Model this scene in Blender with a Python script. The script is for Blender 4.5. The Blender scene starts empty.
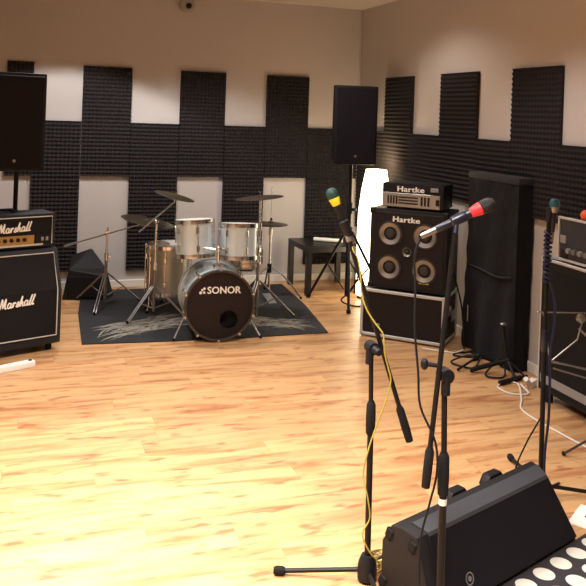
import bpy, bmesh, math, random
from math import sin, cos, pi, radians as R
from mathutils import Vector as V, Matrix
random.seed(7)
sc = bpy.context.scene
col = sc.collection

# ------------------------------------------------------------------ materials
MATS = {}
def mat(name, rgb, rough=.5, metal=0, noise=0, nscale=20, bump=0, bscale=80, spec=.5, emit=None, sheen=0, coat=0):
    m = bpy.data.materials.new(name); m.use_nodes = True
    nt = m.node_tree; b = nt.nodes['Principled BSDF']
    b.inputs['Base Color'].default_value = (*rgb, 1)
    b.inputs['Roughness'].default_value = rough
    b.inputs['Metallic'].default_value = metal
    b.inputs['Specular IOR Level'].default_value = spec
    b.inputs['Sheen Weight'].default_value = sheen
    b.inputs['Coat Weight'].default_value = coat
    tc = nt.nodes.new('ShaderNodeTexCoord')
    if noise:
        n = nt.nodes.new('ShaderNodeTexNoise'); n.inputs['Scale'].default_value = nscale
        n.inputs['Detail'].default_value = 4
        nt.links.new(tc.outputs['Object'], n.inputs['Vector'])
        mx = nt.nodes.new('ShaderNodeMix'); mx.data_type = 'RGBA'
        mx.inputs[6].default_value = (*[c*(1-noise) for c in rgb], 1)
        mx.inputs[7].default_value = (*[min(1, c*(1+noise)) for c in rgb], 1)
        nt.links.new(n.outputs['Fac'], mx.inputs[0]); nt.links.new(mx.outputs[2], b.inputs['Base Color'])
    if bump:
        n = nt.nodes.new('ShaderNodeTexNoise'); n.inputs['Scale'].default_value = bscale
        nt.links.new(tc.outputs['Object'], n.inputs['Vector'])
        bp = nt.nodes.new('ShaderNodeBump'); bp.inputs['Strength'].default_value = bump
        bp.inputs['Distance'].default_value = .01
        nt.links.new(n.outputs['Fac'], bp.inputs['Height']); nt.links.new(bp.outputs['Normal'], b.inputs['Normal'])
    if emit:
        b.inputs['Emission Color'].default_value = (*emit[0], 1); b.inputs['Emission Strength'].default_value = emit[1]
    MATS[name] = m
    return m

wall_m = mat('wall_paint', (.50, .47, .455), .9, noise=.03, nscale=3, bump=.05, bscale=150)
ceil_m = mat('ceiling_paint', (.66, .60, .54), .9, noise=.03, nscale=4)
trim_m = mat('white_trim', (.72, .70, .65), .5, noise=.03)
foam_m = mat('charcoal_foam', (.024, .021, .0225), .95, noise=.15, nscale=60, spec=.15)
tolex = mat('black_tolex', (.009, .008, .009), .6, spec=.3, noise=.2, nscale=90, bump=.25, bscale=400)
tolex_g = mat('grey_black_tolex', (.016, .017, .021), .6, spec=.3, noise=.2, nscale=90, bump=.25, bscale=400)
grille = mat('black_grille_cloth', (.010, .0095, .010), .85, spec=.2, noise=.25, nscale=200, bump=.2, bscale=500)
grille_b = mat('dark_steel_grille', (.009, .008, .013), .8, spec=.2, noise=.3, nscale=300, bump=.2, bscale=600)
plastic = mat('black_plastic', (.008, .0075, .0095), .55, spec=.25, noise=.15, nscale=40)
plastic_d = mat('dull_grey_plastic', (.030, .032, .040), .6, noise=.15, nscale=60, bump=.2, bscale=500)
rubber = mat('black_rubber', (.009, .009, .010), .8, spec=.2, noise=.15)
blkmetal = mat('black_steel', (.008, .0075, .008), .45, spec=.22, noise=.15, nscale=30)
chrome = mat('chrome', (.66, .65, .63), .2, metal=1, noise=.05)
dullchrome = mat('dull_chrome', (.30, .29, .28), .38, metal=1, noise=.1)
silver = mat('brushed_silver', (.34, .35, .36), .35, metal=.8, noise=.08, nscale=60)
alu = mat('aluminium_edge', (.56, .57, .57), .45, metal=.35, noise=.08, nscale=60)
white_p = mat('white_logo', (.85, .84, .80), .5, noise=.02)
piping = mat('white_piping', (.50, .49, .45), .6, noise=.05)
gold = mat('gold_panel', (.42, .25, .08), .4, metal=.4, noise=.12, nscale=60)
bronze = mat('cymbal_bronze', (.26, .21, .14), .3, metal=.95, noise=.15, nscale=15)
bronze_d = mat('dark_cymbal_bronze', (.12, .085, .065), .4, metal=.85, noise=.15, nscale=15)
silverwrap = mat('silver_drum_wrap', (.72, .87, .98), .3, metal=.35, noise=.06, nscale=40, coat=.4)
tanwrap = mat('champagne_drum_wrap', (.42, .40, .34), .35, metal=.35, noise=.06, nscale=40, coat=.3)
head_m = mat('dark_drum_head', (.015, .010, .011), .5, spec=.25, noise=.1, nscale=10)
skin_m = mat('white_drum_skin', (.62, .62, .58), .5, noise=.04)
rug_m = mat('charcoal_rug', (.012, .013, .017), .95, noise=.2, nscale=120, bump=.5, bscale=600, sheen=.03)
print_a = mat('straw_print', (.26, .24, .20), .9, noise=.2, nscale=50)
print_b = mat('brown_print', (.15, .10, .085), .9, noise=.2, nscale=50)
blackwood = mat('black_brown_wood', (.010, .008, .008), .4, noise=.2, nscale=20)
cloth_m = mat('black_cover_cloth', (.007, .0075, .010), .9, spec=.15, noise=.25, nscale=12, bump=.5, bscale=18, sheen=.05)
cloth_t = mat('dark_slate_cloth', (.011, .015, .018), .8, noise=.25, nscale=12, bump=.4, bscale=20, sheen=.05)
brown_case = mat('dark_brown_laminate', (.014, .010, .011), .6, spec=.25, noise=.1, nscale=40)
cone_m = mat('grey_aluminium_cone', (.36, .35, .33), .4, metal=.9, noise=.05)
cone_d = mat('dark_cone', (.03, .028, .028), .5, noise=.1)
green_m = mat('green_windscreen', (.003, .036, .030), .6, noise=.25, nscale=300)
yellow_m = mat('yellow_ring', (.85, .72, .03), .5, noise=.04)
red_m = mat('red_ring', (.80, .03, .04), .5, noise=.04)
teal_m = mat('teal_windscreen', (.02, .13, .21), .5, noise=.3, nscale=300)
orange_m = mat('orange_windscreen', (.90, .13, .02), .6, noise=.1, nscale=100)
mesh_m = mat('dark_mic_mesh', (.022, .022, .022), .45, metal=.5, noise=.4, nscale=400, bump=.4, bscale=600)
navy_m = mat('navy_plastic', (.007, .009, .025), .35, noise=.1)
blue_m = mat('blue_cable', (.006, .010, .045), .5, noise=.1)
ycable = mat('yellow_green_cable', (.42, .35, .06), .5, noise=.12, nscale=30)
ocable = mat('ochre_cable', (.50, .38, .14), .5, noise=.12, nscale=30)
wcable = mat('white_cable', (.70, .68, .62), .5, noise=.05)
paper_m = mat('white_paper', (.80, .79, .75), .8, noise=.03)
purple_m = mat('purple_print', (.16, .03, .16), .8, noise=.05)
camw = mat('camera_housing', (.36, .34, .33), .5, noise=.05)
knob_m = mat('grey_knob', (.25, .25, .25), .4, noise=.05)
shade_m = mat('glowing_paper_shade', (.9, .85, .75), .8, noise=.02, emit=((1.0, .80, .52), 7))

def floor_material():
    m = bpy.data.materials.new('laminate_floor'); m.use_nodes = True
    nt = m.node_tree; N = nt.nodes; L = nt.links; b = N['Principled BSDF']
    tc = N.new('ShaderNodeTexCoord')
    sep = N.new('ShaderNodeSeparateXYZ'); L.new(tc.outputs['Object'], sep.inputs[0])
    def mth(op, a, b_=None):
        n = N.new('ShaderNodeMath'); n.operation = op
        for i, q in enumerate((a, b_)):
            if q is None: continue
            if isinstance(q, (int, float)): n.inputs[i].default_value = q
            else: L.new(q, n.inputs[i])
        return n.outputs[0]
    W = .15; LEN = 1.25
    row = mth('FLOOR', mth('DIVIDE', sep.outputs[1], W))
    wn = N.new('ShaderNodeTexWhiteNoise'); wn.noise_dimensions = '1D'; L.new(row, wn.inputs['W'])
    xs = mth('ADD', mth('DIVIDE', sep.outputs[0], LEN), wn.outputs['Value'])
    colx = mth('FLOOR', xs)
    cmb = N.new('ShaderNodeCombineXYZ'); L.new(row, cmb.inputs[0]); L.new(colx, cmb.inputs[1])
    w2 = N.new('ShaderNodeTexWhiteNoise'); w2.noise_dimensions = '2D'; L.new(cmb.outputs[0], w2.inputs['Vector'])
    # stretched grain, shifted per plank
    off = mth('MULTIPLY', w2.outputs['Value'], 37.0)
    g = N.new('ShaderNodeCombineXYZ')
    L.new(mth('ADD', mth('MULTIPLY', sep.outputs[0], 1.7), off), g.inputs[0])
    L.new(mth('ADD', mth('MULTIPLY', sep.outputs[1], 12.0), off), g.inputs[1])
    n1 = N.new('ShaderNodeTexNoise'); n1.inputs['Scale'].default_value = 1.0; n1.inputs['Detail'].default_value = 5
    n1.inputs['Roughness'].default_value = .6; n1.inputs['Distortion'].default_value = .6
    L.new(g.outputs[0], n1.inputs['Vector'])
    cr = N.new('ShaderNodeValToRGB'); L.new(n1.outputs['Fac'], cr.inputs[0])
    e = cr.color_ramp.elements
    e[0].position = .25; e[0].color = (.24, .09, .036, 1)
    e[1].position = .75; e[1].color = (.61, .38, .185, 1)
    x = e.new(.385); x.color = (.43, .205, .088, 1)
    x = e.new(.50); x.color = (.545, .315, .145, 1)
    # knots
    n2 = N.new('ShaderNodeTexNoise'); n2.inputs['Scale'].default_value = 1.0; n2.inputs['Detail'].default_value = 2
    g2 = N.new('ShaderNodeCombineXYZ')
    L.new(mth('ADD', mth('MULTIPLY', sep.outputs[0], 6.0), off), g2.inputs[0])
    L.new(mth('ADD', mth('MULTIPLY', sep.outputs[1], 19.0), off), g2.inputs[1])
    L.new(g2.outputs[0], n2.inputs['Vector'])
    kr = N.new('ShaderNodeValToRGB'); L.new(n2.outputs['Fac'], kr.inputs[0])
    kr.color_ramp.elements[0].position = .585; kr.color_ramp.elements[0].color = (0, 0, 0, 1)
    kr.color_ramp.elements[1].position = .70; kr.color_ramp.elements[1].color = (.75, .75, .75, 1)
    mx = N.new('ShaderNodeMix'); mx.data_type = 'RGBA'; L.new(kr.outputs[0], mx.inputs[0])
    L.new(cr.outputs[0], mx.inputs[6]); mx.inputs[7].default_value = (.28, .085, .035, 1)
    # plank tint and joints
    hs = N.new('ShaderNodeHueSaturation'); L.new(mx.outputs[2], hs.inputs['Color'])
    L.new(mth('ADD', mth('MULTIPLY', w2.outputs['Value'], .22), .89), hs.inputs['Value'])
    fy = mth('FRACT', mth('DIVIDE', sep.outputs[1], W)); fx = mth('FRACT', xs)
    j = mth('MAXIMUM', mth('LESS_THAN', fy, .03), mth('LESS_THAN', fx, .0035))
    m2 = N.new('ShaderNodeMix'); m2.data_type = 'RGBA'; L.new(mth('MULTIPLY', j, .22), m2.inputs[0])
    L.new(hs.outputs[0], m2.inputs[6]); m2.inputs[7].default_value = (.16, .07, .03, 1)
    L.new(m2.outputs[2], b.inputs['Base Color'])
    b.inputs['Roughness'].default_value = .38; b.inputs['Specular IOR Level'].default_value = .45
    return m
floor_m = floor_material()

def dots_material():
    m = bpy.data.materials.new('polka_dot_textile'); m.use_nodes = True
    nt = m.node_tree; N = nt.nodes; L = nt.links; b = N['Principled BSDF']
    tc = N.new('ShaderNodeTexCoord'); sep = N.new('ShaderNodeSeparateXYZ'); L.new(tc.outputs['Object'], sep.inputs[0])
    def mth(op, a, b_=None):
        n = N.new('ShaderNodeMath'); n.operation = op
        for i, q in enumerate((a, b_)):
            if q is None: continue
            if isinstance(q, (int, float)): n.inputs[i].default_value = q
            else: L.new(q, n.inputs[i])
        return n.outputs[0]
    P = .115
    ry = mth('DIVIDE', sep.outputs[1], P*.86); row = mth('FLOOR', ry)
    sh = mth('MULTIPLY', mth('MODULO', mth('ABSOLUTE', row), 2.0), .5)
    fx = mth('SUBTRACT', mth('FRACT', mth('ADD', mth('DIVIDE', sep.outputs[0], P), sh)), .5)
    fy = mth('MULTIPLY', mth('SUBTRACT', mth('FRACT', ry), .5), .86)
    d = mth('ADD', mth('MULTIPLY', fx, fx), mth('MULTIPLY', fy, fy))
    ins = mth('LESS_THAN', d, .118)
    mx = N.new('ShaderNodeMix'); mx.data_type = 'RGBA'; L.new(ins, mx.inputs[0])
    mx.inputs[6].default_value = (.022, .020, .024, 1); mx.inputs[7].default_value = (.62, .61, .55, 1)
    L.new(mx.outputs[2], b.inputs['Base Color']); b.inputs['Roughness'].default_value = .9
    return m
dots_m = dots_material()

# ------------------------------------------------------------------ mesh builder
def frame_z(d):
    d = V(d).normalized()
    return d.to_track_quat('Z', 'Y').to_matrix().to_4x4()

class MB:
    def __init__(s): s.bm = bmesh.new()
    def box(s, c, size, rot=None, bevel=0, seg=1):
        m = Matrix.Translation(V(c)) @ (rot.to_4x4() if rot else Matrix()) @ Matrix.Diagonal((*size, 1))
        r = bmesh.ops.create_cube(s.bm, size=1, matrix=m)
        if bevel:
            vs = set(r['verts']); es = [e for e in s.bm.edges if e.verts[0] in vs and e.verts[1] in vs]
            bmesh.ops.bevel(s.bm, geom=es, offset=bevel, segments=seg, affect='EDGES', profile=.6)
        return s
    def prism(s, poly, axis, a, b, bevel=0):
        # poly: 2D points; axis 'x': (y,z) extruded along x ; 'y': (x,z) ; 'z': (x,y)
        def p3(p, t):
            return {'x': (t, p[0], p[1]), 'y': (p[0], t, p[1]), 'z': (p[0], p[1], t)}[axis]
        A = [s.bm.verts.new(p3(p, a)) for p in poly]; B = [s.bm.verts.new(p3(p, b)) for p in poly]
        n = len(poly); fs = []
        fs.append(s.bm.faces.new(A)); fs.append(s.bm.faces.new(B[::-1]))
        for i in range(n): fs.append(s.bm.faces.new([A[i], B[i], B[(i+1) % n], A[(i+1) % n]]))
        bmesh.ops.recalc_face_normals(s.bm, faces=fs)
        if bevel:
            vs = set(A+B); es = [e for e in s.bm.edges if e.verts[0] in vs and e.verts[1] in vs]
            bmesh.ops.bevel(s.bm, geom=es, offset=bevel, segments=2, affect='EDGES', profile=.6)
        return s
    def lathe(s, prof, p=(0, 0, 0), d=(0, 0, 1), n=32):
        # prof: (radius, height) pairs along axis d from p
        M = Matrix.Translation(V(p)) @ frame_z(d); rings = []
        for r, h in prof:
            if r < 1e-6: rings.append([s.bm.verts.new(M @ V((0, 0, h)))])
            else: rings.append([s.bm.verts.new(M @ V((r*cos(2*pi*k/n), r*sin(2*pi*k/n), h))) for k in range(n)])
        for A, B in zip(rings, rings[1:]):
            for k in range(n):
                q = (k+1) % n
                if len(A) == 1 and len(B) == 1: continue
                if len(A) == 1: s.bm.faces.new([A[0], B[q], B[k]])
                elif len(B) == 1: s.bm.faces.new([A[k], A[q], B[0]])
                else: s.bm.faces.new([A[k], A[q], B[q], B[k]])
        return s
    def cyl(s, a, b, r, r2=None, n=14):
        a, b = V(a), V(b); L = (b-a).length
        r2 = r if r2 is None else r2
        return s.lathe([(0, 0), (r, 0), (r2, L), (0, L)], a, b-a, n)
    def ball(s, c, r, n=16, sc_=(1, 1, 1)):
        m = Matrix.Translation(V(c)) @ Matrix.Diagonal((*sc_, 1))
        bmesh.ops.create_uvsphere(s.bm, u_segments=n, v_segments=max(6, n//2), radius=r, matrix=m); return s
    def tube(s, pts, r, n=8, smooth=0):
        pts = [V(p) for p in pts]
        if smooth:
            q = []; P = [pts[0]*2-pts[1]]+pts+[pts[-1]*2-pts[-2]]
            for i in range(1, len(P)-2):
                for k in range(smooth):
                    t = k/smooth; a, b, c, d = P[i-1:i+3]
                    q.append(.5*((2*b)+(c-a)*t+(2*a-5*b+4*c-d)*t*t+(3*b-a-3*c+d)*t**3))
            q.append(pts[-1]); pts = q
        up = None; rings = []
        for i, p in enumerate(pts):
            t = (pts[min(i+1, len(pts)-1)]-pts[max(i-1, 0)]).normalized()
            if up is None:
                up = t.orthogonal().normalized()
            up = (up - t*up.dot(t))
            up = up.normalized() if up.length > 1e-5 else t.orthogonal().normalized()
            w = t.cross(up)
            rings.append([s.bm.verts.new(p+up*r*cos(2*pi*k/n)+w*r*sin(2*pi*k/n)) for k in range(n)])
        for A, B in zip(rings, rings[1:]):
            for k in range(n): s.bm.faces.new([A[k], A[(k+1) % n], B[(k+1) % n], B[k]])
        s.bm.faces.new(rings[0][::-1]); s.bm.faces.new(rings[-1])
        return s
    def build(s, name, m, parent=None, smooth=True, angle=35):
        bmesh.ops.recalc_face_normals(s.bm, faces=s.bm.faces[:])
        me = bpy.data.meshes.new(name); s.bm.to_mesh(me); s.bm.free()
        me.materials.append(m)
        if smooth:
            me.polygons.foreach_set('use_smooth', [True]*len(me.polygons))
            me.set_sharp_from_angle(angle=R(angle))
        o = bpy.data.objects.new(name, me); col.objects.link(o)
        if parent: o.parent = parent
        return o

def tag(o, label, cat, group=None, kind=None):
    o['label'] = label; o['category'] = cat
    if group: o['group'] = group
    if kind: o['kind'] = kind
    return o
def thing(name, label, cat, loc=(0, 0, 0), rz=0, group=None):
    o = bpy.data.objects.new(name, None); col.objects.link(o)
    o.empty_display_size = .1
    o.location = loc; o.rotation_euler = (0, 0, rz)
    return tag(o, label, cat, group)
def struct(name, mb, m, smooth=False):
    o = mb.build(name, m, None, smooth); o['kind'] = 'structure'; return o
def copy_tree(o, parent=None):
    c = o.copy(); col.objects.link(c); c.parent = parent
    for ch in [x for x in bpy.data.objects if x.parent == o]: copy_tree(ch, c)
    return c

def text_mesh(txt, name, m, parent, size, depth, M, bold=0.0, shear=0.0, xs=1.0, space=1.0):
    cu = bpy.data.curves.new(name+'_curve', 'FONT'); cu.body = txt; cu.size = size
    cu.align_x = 'CENTER'; cu.align_y = 'CENTER'; cu.extrude = depth; cu.shear = shear
    cu.space_character = space; cu.resolution_u = 3
    t = bpy.data.objects.new(name+'_tmp', cu); col.objects.link(t)
    bpy.context.view_layer.update()
    me = bpy.data.meshes.new_from_object(t.evaluated_get(bpy.context.evaluated_depsgraph_get()))
    bpy.data.objects.remove(t); bpy.data.curves.remove(cu)
    if bold:   # heavier strokes: overlay slightly shifted copies of the letters
        b0 = bmesh.new()
        for k, (dx, dy_) in enumerate(((0, 0), (bold, 0), (-bold, 0), (0, bold*.6), (0, -bold*.6))):
            m2 = me.copy(); m2.transform(Matrix.Translation((dx, dy_, k*.00012))); b0.from_mesh(m2); bpy.data.meshes.remove(m2)
        b0.to_mesh(me); b0.free()
    me.transform(M @ Matrix.Diagonal((xs, 1, 1, 1)))
    me.materials.clear(); me.materials.append(m); me.name = name
    o = bpy.data.objects.new(name, me); col.objects.link(o); o.parent = parent
    return o
# local frame for text: faces -Y (front), x right, z up
FRONT = Matrix.Rotation(R(90), 4, 'X')

# ------------------------------------------------------------------ camera
f_px = 782.1; roll = .036; yaw = -.333; cyp = 113.9
cam_d = bpy.data.cameras.new('camera'); cam = bpy.data.objects.new('camera', cam_d); col.objects.link(cam)
cam_d.sensor_width = 36; cam_d.sensor_fit = 'HORIZONTAL'; cam_d.lens = f_px*36/586
cam_d.shift_y = -(293-cyp)/586; cam_d.clip_start = .05
cam.location = (-3.259, -7.403, 1.674)
# the horizon dips a little to the right: roll about the view axis; the shift is rotated with it
cam.rotation_euler = (Matrix.Rotation(yaw, 3, 'Z') @ Matrix.Rotation(R(90), 3, 'X') @ Matrix.Rotation(roll, 3, 'Z')).to_euler()
dy = (293-cyp)
cam_d.shift_x = 0.0
# principal point is at pixel (293, cyp) for the rolled camera
sc.camera = cam

# ------------------------------------------------------------------ room shell
WX = .02; HC = 2.77; XL = -5.2; YN = -8.7
struct('floor', MB().box(((XL+WX)/2, YN/2, -.05), (WX-XL+.4, -YN+.4, .1)), floor_m)
struct('ceiling', MB().box(((XL+WX)/2, YN/2, HC+.05), (WX-XL+.4, -YN+.4, .1)), ceil_m)
struct('wall_back', MB().box(((XL+WX)/2, .1, HC/2), (WX-XL+.4, .2, HC)), wall_m)
struct('wall_right', MB().box((WX+.1, YN/2, HC/2), (.2, -YN, HC)), wall_m)
struct('wall_left', MB().box((XL-.1, YN/2, HC/2), (.2, -YN, HC)), wall_m)
struct('wall_front', MB().box(((XL+WX)/2, YN-.1, HC/2), (WX-XL+.4, .2, HC)), wall_m)
struct('baseboard_back', MB().box(((XL+WX)/2, -.008, .035), (WX-XL, .016, .07), bevel=.004), trim_m)
struct('baseboard_right', MB().box((WX-.008, YN/2, .035), (.016, -YN-.05, .07), bevel=.004), trim_m)
struct('trim_1', MB().cyl((WX-.012, -.012, .07), (WX-.012, -.012, HC), .009), wall_m)

# ------------------------------------------------------------------ acoustic foam
def foam_mesh(w, h, pitch=.036):
    nx = max(2, round(w/pitch*2)); nz = max(2, round(h/pitch*2))
    bm = bmesh.new(); g = []
    for j in range(nz+1):
        row = []
        for i in range(nx+1):
            pk = .5*((-1)**i)*.5 + .5*((-1)**j)*.5 + .5
            row.append(bm.verts.new((w*i/nx - w/2, -(.013+.021*pk), h*j/nz)))
        g.append(row)
    for j in range(nz):
        for i in range(nx): bm.faces.new([g[j][i], g[j][i+1], g[j+1][i+1], g[j+1][i]])
    bx = {}
    def back(v):
        k = v.index
        if v not in bx: bx[v] = bm.verts.new((v.co.x, 0, v.co.z))
        return bx[v]
    loop = g[0][:] + [r[-1] for r in g[1:]] + g[-1][-2::-1] + [r[0] for r in g[-2:0:-1]]
    for a, b in zip(loop, loop[1:]+loop[:1]): bm.faces.new([a, back(a), back(b), b][::-1])
    bm.faces.new([back(v) for v in loop])
    bmesh.ops.triangulate(bm, faces=[f for f in bm.faces if len(f.verts) == 4])
    mb = MB(); mb.bm.free(); mb.bm = bm; return mb
T, Bd, Mi, Lo = 2.05, 1.54, 1.035, .165
foams = {}
def foam(wall, a, b, z0, z1, label):
    # a,b: distances from the corner
    w = round(abs(b-a), 3)-.003; key = (w, round(z1-z0, 3))
    if key not in foams:
        o = foam_mesh(w, z1-z0-.003).build('acoustic_foam_panel', foam_m, None, False); foams[key] = o
    else:
        o = foams[key].copy(); col.objects.link(o)
    c = (a+b)/2
    if wall == 'back': o.location = (-c, -.001, z0)
    else: o.location = (WX-.001, -c, z0); o.rotation_euler = (0, 0, -pi/2)
    tag(o, label, 'foam panel', 'charcoal foam panels on the walls')
    return o
# back wall, from the corner leftwards
BX = [.075, .54, .985, 1.40, 1.845, 2.30, 2.745, 3.17]
wordsU = {1: 'tall charcoal foam panel right of the cymbals, nearest the right loudspeaker', 3: 'tall charcoal foam panel standing up the wall right above the two rack toms', 5: 'tall charcoal foam panel above the left end of the drum kit'}
tallU = {1: 'tall raised foam panel on back wall, first left of the pole loudspeaker at the corner',
         3: 'tall raised foam panel on back wall above the two small silver drums',
         5: 'tall raised foam panel on back wall, first right of the left loudspeaker'}
bandB = {0: 'square of foam band on back wall just behind the corner loudspeaker', 2: 'square of foam band on back wall between the two right raised panels',
         4: 'square of foam band on back wall between the two left raised panels', 6: 'square of foam band on back wall beside the left loudspeaker edge'}
lowB = {0: 'low foam panel on back wall rising behind the small black table', 2: 'low foam panel on back wall behind the right crash and second rack drum',
        4: 'low foam panel on back wall behind the tilted ride and crash cymbals', 6: 'low foam panel on back wall behind the top right corner of the guitar amplifier'}
for i in range(7):
    a, b = BX[i], BX[i+1]
    if i % 2:
        foam('back', a, b, Mi, T, tallU[i])
    else:
        foam('back', a, b, Mi, Bd, bandB[i]); foam('back', a, b, Lo, Mi, lowB[i])
foam('back', 0, .075, Mi, Bd, 'narrow strip of foam band on back wall in the room corner')
foam('back', 3.17, 3.40, Mi, T+.01, 'raised foam panel whose top peeks over the left loudspeaker')
# right wall
RY = [.06, .66, 1.20, 1.70, 2.25, 2.70, 3.23, 3.74, 4.25, 4.75]
tallR = {1: 'tall raised foam panel on right wall, nearest the corner, lit by the paper lamp', 3: 'tall raised foam panel on right wall above the small amplifier head',
         5: 'tall raised foam panel on right wall above the covered box', 7: 'tall raised foam panel on right wall beyond the right picture edge'}
bandR = {0: 'square of foam band on right wall behind the glowing lamp top', 2: 'square of foam band on right wall left of the second raised panel', 4: 'square of foam band on right wall over the top of the cloth covered box',
         6: 'square of foam band on right wall above the grey amplifier at the right edge', 8: 'far right square of foam band out beyond the grey amplifier'}
for i in range(7):
    a, b = RY[i], RY[i+1]
    if i % 2: foam('right', a, b, Mi, T, tallR[i])
    else:
        foam('right', a, b, Mi, Bd, bandR[i])
foam('right', .06, .66, .55, Mi, 'low foam panel on right wall behind the glowing lamp')

# ------------------------------------------------------------------ dome camera
t = thing('security_camera', 'small grey dome security camera high on the back wall', 'security camera', (-1.81, 0, 2.675))
MB().lathe([(0, 0), (.075, 0), (.075, .02), (.06, .045), (0, .045)], (0, 0, 0), (0, -1, 0)).build('housing', camw, t)
MB().lathe([(.028, 0), (.028, .012), (.02, .026), (0, .032)], (.01, -.045, -.01), (0, -1, -.15)).build('lens', plastic, t)

# ------------------------------------------------------------------ loudspeakers on poles
def pa_speaker(loc, rz, w, d, h, label):
    t = thing('loudspeaker', label, 'loudspeaker', loc, rz)
    poly = [(-w/2, -d/2), (w/2, -d/2), (w/2, -d/4), (w/2-.07, d/2), (-w/2+.07, d/2), (-w/2, -d/4)]
    MB().prism(poly, 'z', 0, h, .012).build('cabinet', plastic, t)
    MB().box((0, -d/2-.006, h/2), (w-.03, .014, h-.04), bevel=.006).build('grille', grille_b, t)
    MB().lathe([(0, 0), (.011, 0), (.011, .004), (0, .004)], (0, -d/2-.013, .075), (0, -1, 0), 16).build('badge', silver, t)
    MB().tube([(w/2-.03, -.02, h*.42), (w/2+.015, -.02, h*.43), (w/2+.015, -.02, h*.57), (w/2-.03, -.02, h*.58)], .009).build('handle', plastic, t)
    return t
def pole_stand(loc, top, hub, legdirs, rad, label, name='speaker_stand'):
    t = thing(name, label, 'speaker stand', loc)
    MB().cyl((0, 0, .06), (0, 0, hub+.25), .019).build('lower_tube', blkmetal, t)
    MB().cyl((0, 0, hub+.2), (0, 0, top), .0165).build('pole', blkmetal, t)
    c = MB().cyl((0, 0, hub+.16), (0, 0, hub+.26), .028); c.build('collar', plastic, t)
    k = MB().cyl((0.02, -.02, hub+.2), (.045, -.045, hub+.2), .014); k.build('knob', plastic, t)
    MB().cyl((0, 0, hub-.04), (0, 0, hub+.04), .034).build('hub', plastic, t)
    for a in legdirs:
        c_, s_ = cos(R(a)), sin(R(a))
        l = MB().cyl((.03*c_, .03*s_, hub), (rad*c_, rad*s_, .014), .0125).build('leg', blkmetal, t)
        MB().cyl((rad*.985*c_, rad*.985*s_, .03), (rad*1.015*c_, rad*1.015*s_, .0), .019).build('rubber_foot', rubber, l)
        MB().cyl((.03*c_, .03*s_, .12), (rad*.5*c_, rad*.5*s_, hub*.5), .007).build('brace', blkmetal, t)
    return t
pa_speaker((-.475, -.96, 1.250), R(-10), .385, .36, .69, 'black loudspeaker on a tall pole in front of the room corner')
pole_stand((-.465, -.965, 0), 1.255, .64, (136, 250, 335), .37, 'black tripod pole holding up the loudspeaker beside the small black table')
pa_speaker((-3.33, -1.36, 1.197), R(8), .42, .36, .70, 'large black loudspeaker on a pole above the guitar amplifier stack at the left edge')
pole_stand((-3.285, -1.38, 0), 1.197, .50, (111, 20, 200), .30, 'black pole stand behind the guitar amplifier holding up the left loudspeaker')

# ------------------------------------------------------------------ script lettering (strokes)
SCRIPT = {
 'M': [[(0, 0), (.10, .04), (.30, 1.0), (.36, .30), (.40, .12), (.66, 1.0), (.60, .25), (.64, .02), (.76, .06)]],
 'a': [[(.34, .42), (.20, .50), (.06, .34), (.04, .10), (.16, 0), (.30, .14), (.38, .46), (.32, .12), (.38, 0), (.48, .06)]],
 'r': [[(0, .04), (.12, .48), (.14, .34), (.08, .0), (.14, .32), (.26, .46), (.36, .38)]],
 's': [[(0, .02), (.22, .52), (.20, .30), (.26, .12), (.14, 0), (.02, .06)]],
 'h': [[(0, 0), (.10, .5), (.26, 1.0), (.20, .6), (.06, 0), (.14, .34), (.28, .46), (.30, .2), (.32, .02), (.42, .06)]],
 'l': [[(0, .06), (.14, .5), (.30, 1.0), (.22, .7), (.06, .1), (.14, 0), (.24, .06)]]}
def script_word(name, width, height, M, m, parent):
    mb = MB(); x = 0; segs = []
    for ch in 'Marshall':
        adv = {'M': .82, 'a': .48, 'r': .40, 's': .32, 'h': .46, 'l': .27}[ch]
        for st in SCRIPT[ch]: segs.append([(x+p[0]+p[1]*.12, p[1]) for p in st])
        x += adv
    k = width/x
    for st in segs:
        pts = [V(((p[0]*k-width/2), -.004, p[1]*height - height/2)) for p in st]
        mb.tube(pts, height*.075, 6, 3)
    o = mb.build(name, m, parent)
    o.data.transform(M)
    return o

# ------------------------------------------------------------------ guitar amplifier stack
RZ = R(21)
cx, cy = -2.96-.385*cos(RZ), -1.84-.385*sin(RZ)
t = thing('guitar_speaker_cabinet', 'large black slanted guitar cabinet with white piping at the left edge', 'speaker cabinet', (cx, cy, 0), RZ)
W = .77
prof = [(0, .055), (.36, .055), (.36, .69), (.10, .69), (0, .42)]
MB().prism(prof, 'x', -W/2, W/2, .012).build('cabinet', tolex_g, t)
sl = math.atan2(.10, .27); rot = Matrix.Rotation(-sl, 3, 'X')
g = MB(); g.prism([(-.006, .115), (.02, .115), (.02, .42), (.106, .655), (.083, .662), (-.006, .425)], 'x', -W/2+.035, W/2-.035)
g.build('grille_cloth', grille, t, False)
pp = MB()
xa = W/2-.036
pp.tube([(xa, -.010, .115), (xa, -.010, .425), (xa, .081, .660), (-xa, .081, .660), (-xa, -.010, .425), (-xa, -.010, .115), (xa, -.010, .115)], .0042, 6)
pp.build('piping', piping, t)
Mx = Matrix.Translation((0.03, -.001+.05, .53)) @ Matrix.Rotation(-math.atan2(.089, .237), 4, 'X') @ Matrix.Translation((0, -.007, 0)) @ Matrix.Rotation(R(-3), 4, 'Y')
Mx = Matrix.Translation((0.03, -.012, .40)) @ Matrix.Rotation(R(-2), 4, 'Y')
script_word('logo', .235, .066, Matrix.Translation((0.066, -.008, .372)) @ Matrix.Rotation(R(-3), 4, 'Y'), white_p, t)
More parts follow.
